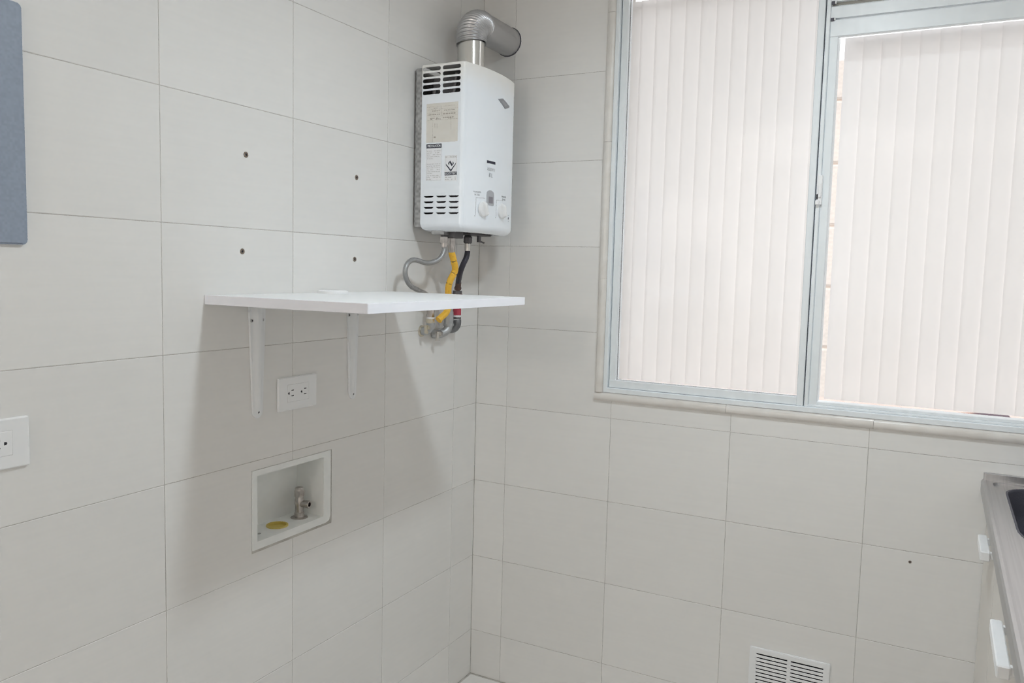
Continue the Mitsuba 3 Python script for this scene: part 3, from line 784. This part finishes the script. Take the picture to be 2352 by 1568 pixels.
# ------------------------------------------------------------------ exhaust duct
du = thing('exhaust_duct', 'grey corrugated aluminium exhaust elbow from the heater into the window wall', 'duct')
add('riser', cut(cyl((DX, DY, HZ1 + 0.0002), (DX, DY, 1.951), DRR, 48), cyl((DX, DY, HZ1 - 0.02), (DX, DY, 1.97), DRR - 0.001, 48)), 'aluminium_bright', du, 30, label='smooth shiny riser pipe')
R_ = 0.067
zc0 = DUCT[1] - R_
nr, per = 15, 12
path, rad = [], []
for i in range(nr * per + 1):
    t = i / (nr * per)
    a = t * math.pi / 2
    xx = DX + (DUCT[0] - DX) * t
    path.append((xx, DY + R_ * (1 - math.cos(a)), zc0 + R_ * math.sin(a)))
    rad.append(0.0412 + 0.0019 * math.cos(2 * math.pi * i / per))
m, uv = tube(path, rad, 48)
add('corrugated_elbow', m, 'aluminium_duct', du, True)
wp = [(DUCT[0], DY + R_ - 0.002 + t, DUCT[1]) for t in np.linspace(0, 0.255, 8)]
m, uv = tube(wp, 0.0415, 48)
add('wall_pipe', m, 'aluminium_duct', du, True)
add('dark_rim', lathe([(0.0418, -0.002), (0.0418, 0.0012), (0.0428, 0.0014), (0.0436, 0.0004), (0.0436, -0.002)], 40, (DUCT[0], -0.0002, DUCT[1]), (0, -1, 0)), 'frame_dark', du, 35)  # dark ring filling the gap round the pipe at the wall

# ------------------------------------------------------------------ hoses and fittings under the heater
bh = thing('braided_hose', 'silver braided water hose looping from the heater down behind the shelf', 'hose')
pts = [(0.09, -0.345, 1.400), (0.09, -0.344, 1.378), (0.087, -0.357, 1.355), (0.08, -0.372, 1.345), (0.07, -0.390, 1.340), (0.06, -0.414, 1.344), (0.053, -0.438, 1.347), (0.05, -0.457, 1.338), (0.05, -0.468, 1.320), (0.05, -0.463, 1.298), (0.05, -0.443, 1.279), (0.05, -0.412, 1.268), (0.046, -0.372, 1.258), (0.035, -0.328, 1.240), (0.03, -0.315, 1.216)]
m, uv = tube(spline(pts, 150), 0.0066, 18)
add('hose', m, 'braid', bh, True, uv=uv)
add('nut', cat(hexnut((0.09, -0.346, 1.396), (0.09, -0.346, 1.412), 0.0115), cyl((0.09, -0.3455, 1.384), (0.09, -0.346, 1.397), 0.0082, 20)), 'old_nickel', bh)
add('nut', cat(hexnut((0.03, -0.315, 1.190), (0.03, -0.315, 1.209), 0.0115, 10), cyl((0.03, -0.315, 1.208), (0.03, -0.315, 1.222), 0.0082, 20)), 'old_nickel', bh)
gh = thing('gas_hose', 'yellow rubber gas hose with black print between heater and wall', 'hose')
pts = [(0.09, -0.3065, 1.380), (0.09, -0.305, 1.370), (0.09, -0.299, 1.359), (0.09, -0.291, 1.343), (0.087, -0.281, 1.323), (0.08, -0.287, 1.302), (0.072, -0.288, 1.282), (0.065, -0.280, 1.259), (0.062, -0.274, 1.232), (0.062, -0.279, 1.208), (0.061, -0.297, 1.195), (0.058, -0.315, 1.184)]
m, uv = tube(spline(pts, 130), 0.0092, 20)
add('hose', m, 'yellow_rubber', gh, True, uv=uv)
add('ferrule', cat(hexnut((0.09, -0.309, 1.390), (0.09, -0.309, 1.412), 0.0125), cyl((0.09, -0.306, 1.372), (0.09, -0.309, 1.392), 0.0098, 20)), 'old_nickel', gh)
add('hose_end', cyl((0.0575, -0.3165, 1.1825), (0.0585, -0.3135, 1.1850), 0.0102, 20), 'yellow_rubber', gh)
kh = thing('black_hose', 'black rubber water hose with dark fittings, right of the yellow gas hose', 'hose')
pts = [(0.09, -0.2205, 1.384), (0.09, -0.221, 1.374), (0.089, -0.226, 1.358), (0.084, -0.233, 1.340), (0.074, -0.229, 1.322), (0.058, -0.211, 1.303), (0.045, -0.195, 1.289)]
m, uv = tube(spline(pts, 60), 0.0080, 18)
add('hose', m, 'black_rubber', kh, True)
add('top_nut', cat(lathe([(0.0001, 0.0), (0.009, 0), (0.0125, -0.006), (0.0125, -0.020), (0.0085, -0.024), (0.0001, -0.024)], 8, (0.09, -0.220, 1.422))), 'dark_metal', kh)
add('ferrule', cyl((0.09, -0.2205, 1.378), (0.09, -0.220, 1.399), 0.0088, 22), 'nickel', kh, 30)
add('end_ferrule', lathe([(0.0001, 0.0), (0.0105, 0.0), (0.0105, 0.004), (0.0085, 0.007), (0.0085, 0.024), (0.0001, 0.024)], 20, (0.035, -0.1805, 1.268), (0.42, -0.52, 1.0)), 'copper_dark', kh, 35)
# the tap and pipes that come out of the wall
cv = thing('angle_valve', 'pale metal water tap with elbow below the braided hose', 'valve')
vx, vy = 0.03, -0.315
add('tape', cyl((vx, vy, 1.185), (vx, vy, 1.1905), 0.0105, 22), 'ptfe_tape', cv)
add('collar', lathe([(0.0001, 0.0), (0.0125, 0), (0.0135, 0.004), (0.0125, 0.012), (0.0001, 0.012)], 22, (vx, vy, 1.173)), 'brass', cv, 35)
m, uv = tube(spline([(vx, vy, 1.176), (vx, vy, 1.165), (vx - 0.006, vy, 1.155), (vx - 0.016, vy, 1.150), (0.001, vy, 1.149)], 40), 0.0122, 22)
add('elbow', m, 'zinc', cv, True)
add('wall_flange', lathe([(0.0001, 0), (0.0165, 0.0), (0.0155, 0.004), (0.0126, 0.005), (0.0001, 0.005)], 28, (0.0002, vy, 1.149), (1, 0, 0)), 'brass', cv, 35)
add('lever', cat(cyl((vx, vy - 0.008, 1.160), (vx + 0.001, vy - 0.022, 1.162), 0.0068, 16), bev(vx - 0.003, vx + 0.004, vy - 0.027, vy - 0.019, 1.145, 1.168, 0.0015), cyl((vx - 0.002, vy - 0.023, 1.148), (vx + 0.006, vy - 0.023, 1.148), 0.0042, 12)), 'brass', cv)
gp_ = thing('gas_pipe', 'grey galvanised pipe elbow with tap end, in the middle of the three wall fittings', 'pipe')
m, uv = tube(spline([(0.03, -0.220, 1.212), (0.03, -0.219, 1.186), (0.03, -0.219, 1.162), (0.028, -0.225, 1.148), (0.022, -0.237, 1.140), (0.016, -0.248, 1.137), (0.001, -0.256, 1.137)], 60), 0.0122, 22)
add('elbow', m, 'zinc', gp_, True)
add('sleeve', cat(cyl((0.03, -0.2195, 1.165), (0.03, -0.2195, 1.202), 0.0142, 8), cyl((0.03, -0.2195, 1.160), (0.03, -0.2195, 1.167), 0.0152, 24)), 'zinc', gp_)
add('tap_end', cat(hexnut((0.022, -0.250, 1.139), (0.028, -0.268, 1.139), 0.009), cyl((0.027, -0.266, 1.139), (0.030, -0.278, 1.138), 0.006, 14), cyl((0.029, -0.275, 1.146), (0.029, -0.275, 1.124), 0.005, 14), hexnut((0.029, -0.275, 1.128), (0.029, -0.275, 1.120), 0.0075)), 'nickel', gp_)
hp = thing('water_pipe', 'dark threaded pipe with red band and white tape below the black hose', 'pipe')
px, py = 0.03, -0.174
add('union_nut', cat(cyl((px, py, 1.238), (px, py, 1.253), 0.0150, 10), cyl((px, py, 1.232), (px, py, 1.239), 0.0172, 24)), 'copper_dark', hp)
add('collar', cyl((px, py, 1.253), (px, py, 1.262), 0.0135, 22), 'dark_metal', hp)
add('tape', cyl((px, py, 1.2615), (px, py, 1.2685), 0.0110, 22), 'ptfe_tape', hp)
add('red_band', cyl((px, py, 1.190), (px, py, 1.232), 0.0120, 22), 'red_paint', hp, 30, label='dark red band')
add('tape', cyl((px, py, 1.184), (px, py, 1.1900), 0.0112, 22), 'ptfe_tape', hp)
add('ring', cyl((px, py, 1.179), (px, py, 1.1835), 0.0120, 22), 'dark_metal', hp)
add('tape', cyl((px, py, 1.173), (px, py, 1.1790), 0.0112, 22), 'ptfe_tape', hp)
m, uv = tube(spline([(px, py, 1.175), (px, py, 1.163), (px - 0.006, py, 1.153), (px - 0.016, py, 1.148), (0.001, py, 1.147)], 40), 0.0124, 22)
add('elbow', m, 'pipe_grey', hp, True)

# ------------------------------------------------------------------ counter with sink, base cabinet
kc = thing('sink_counter', 'stainless steel counter top with a dark sink bowl at the right edge of the photo', 'counter')
CX0, CX1, CY0, CY1, CZ = 1.408, 1.985, -1.75, -0.001, 0.857
bowl = unary_union([sbox(1.456, -0.60, 1.86, -0.026).buffer(-0.075).buffer(0.075, 12).intersection(sbox(1.40, -0.3, 2, 0)), sbox(1.456, -0.60, 1.86, -0.026).buffer(-0.20).buffer(0.20, 16).intersection(sbox(1.40, -1, 2, -0.29))])
tray = sbox(1.4305, -0.845, 1.93, -0.022).buffer(-0.016).buffer(0.016)
deck = sbox(CX0 + 0.012, CY0, CX1, CY1 - 0.012).difference(tray)
add('deck', remap(extrude(deck, 0.0015), [(1, 0, 0), (0, 1, 0), (0, 0, 1)], (0, 0, CZ - 0.0015)), 'steel', kc)
pr = [(CX0, CZ - 0.030), (CX0, CZ - 0.004), (CX0 + 0.003, CZ), (CX0 + 0.008, CZ + 0.0012), (CX0 + 0.013, CZ), (CX0 + 0.018, CZ - 0.002), (CX0 + 0.004, CZ - 0.006), (CX0 + 0.002, CZ - 0.030)]
m = extrude(Polygon(pr), CY1 - 0.001 - CY0)
add('front_lip', remap(m, [(1, 0, 0), (0, 0, 1), (0, -1, 0)], (0, CY1, 0)), 'steel', kc)
add('splashback', bev(CX0 + 0.004, CX1, -0.013, -0.0012, CZ - 0.004, CZ + 0.0175, 0.001), 'steel', kc)
wallring = remap(extrude(tray.buffer(0.0012).difference(tray), 0.006), [(1, 0, 0), (0, 1, 0), (0, 0, 1)], (0, 0, CZ - 0.0065))
trough = cat(wallring, remap(extrude(tray.difference(bowl), 0.0012), [(1, 0, 0), (0, 1, 0), (0, 0, 1)], (0, 0, CZ - 0.0065)))
add('drainer', trough, 'steel', kc)


def taper_bowl(poly, depth, z):
    n = 72
    ring = np.array([poly.exterior.interpolate(t, True).coords[0] for t in np.linspace(0, 1, n, endpoint=False)])
    cen = ring.mean(0)
    L = []
    for s, dz in ((1.02, 0.0), (1.0, 0.0006), (0.985, -0.004), (0.955, -0.6 * depth), (0.93, -0.85 * depth), (0.86, -depth)):
        L.append(np.c_[cen + (ring - cen) * s, np.full(n, z + dz)])
    v_ = np.vstack(L + [[[*cen, z - depth]]])
    f = []
    for k in range(len(L) - 1):
        for j in range(n):
            a, b_, c_, d_ = k * n + j, k * n + (j + 1) % n, (k + 1) * n + (j + 1) % n, (k + 1) * n + j
            f += [[a, b_, c_], [a, c_, d_]]
    f += [[(len(L) - 1) * n + j, (len(L) - 1) * n + (j + 1) % n, len(L) * n] for j in range(n)]
    return trimesh.Trimesh(v_, np.array(f), process=False)


add('bowl', taper_bowl(bowl, 0.085, CZ - 0.0053), 'sink_dark', kc, 40, label='dark grey sink bowl')
cb = thing('base_cabinet', 'beige base cabinet with white bar pulls under the steel counter', 'cabinet')
add('carcass', cat(bev(1.445, CX1, CY0, CY1 - 0.002, 0.09, CZ - 0.095, 0.001), bx(1.50, CX1, CY0, CY1 - 0.002, 0.0, 0.09), bev(1.445, 1.462, CY0, CY1 - 0.002, CZ - 0.095, CZ - 0.032, 0.001)), 'cabinet', cb)
for ya, yb in ((-0.365, -0.004), (-1.205, -0.369), (-1.75, -1.209)):
    dd = add('door', bev(1.425, 1.4445, ya, yb, 0.095, CZ - 0.034, 0.0015), 'cabinet', cb)
    if ya == -0.365:
        hb = (-0.325, -0.195)
    elif ya == -1.205:
        hb = (-0.885, -0.70)
    else:
        hb = None
    if hb:
        hd_ = add('bar_pull', cat(bev(1.3995, 1.4175, hb[0], hb[1], 0.755, 0.775, 0.002), bev(1.415, 1.426, hb[0] + 0.01, hb[0] + 0.02, 0.758, 0.772, 0.001), bev(1.415, 1.426, hb[1] - 0.02, hb[1] - 0.01, 0.758, 0.772, 0.001)), 'white_plastic', dd, label='white bar pull')
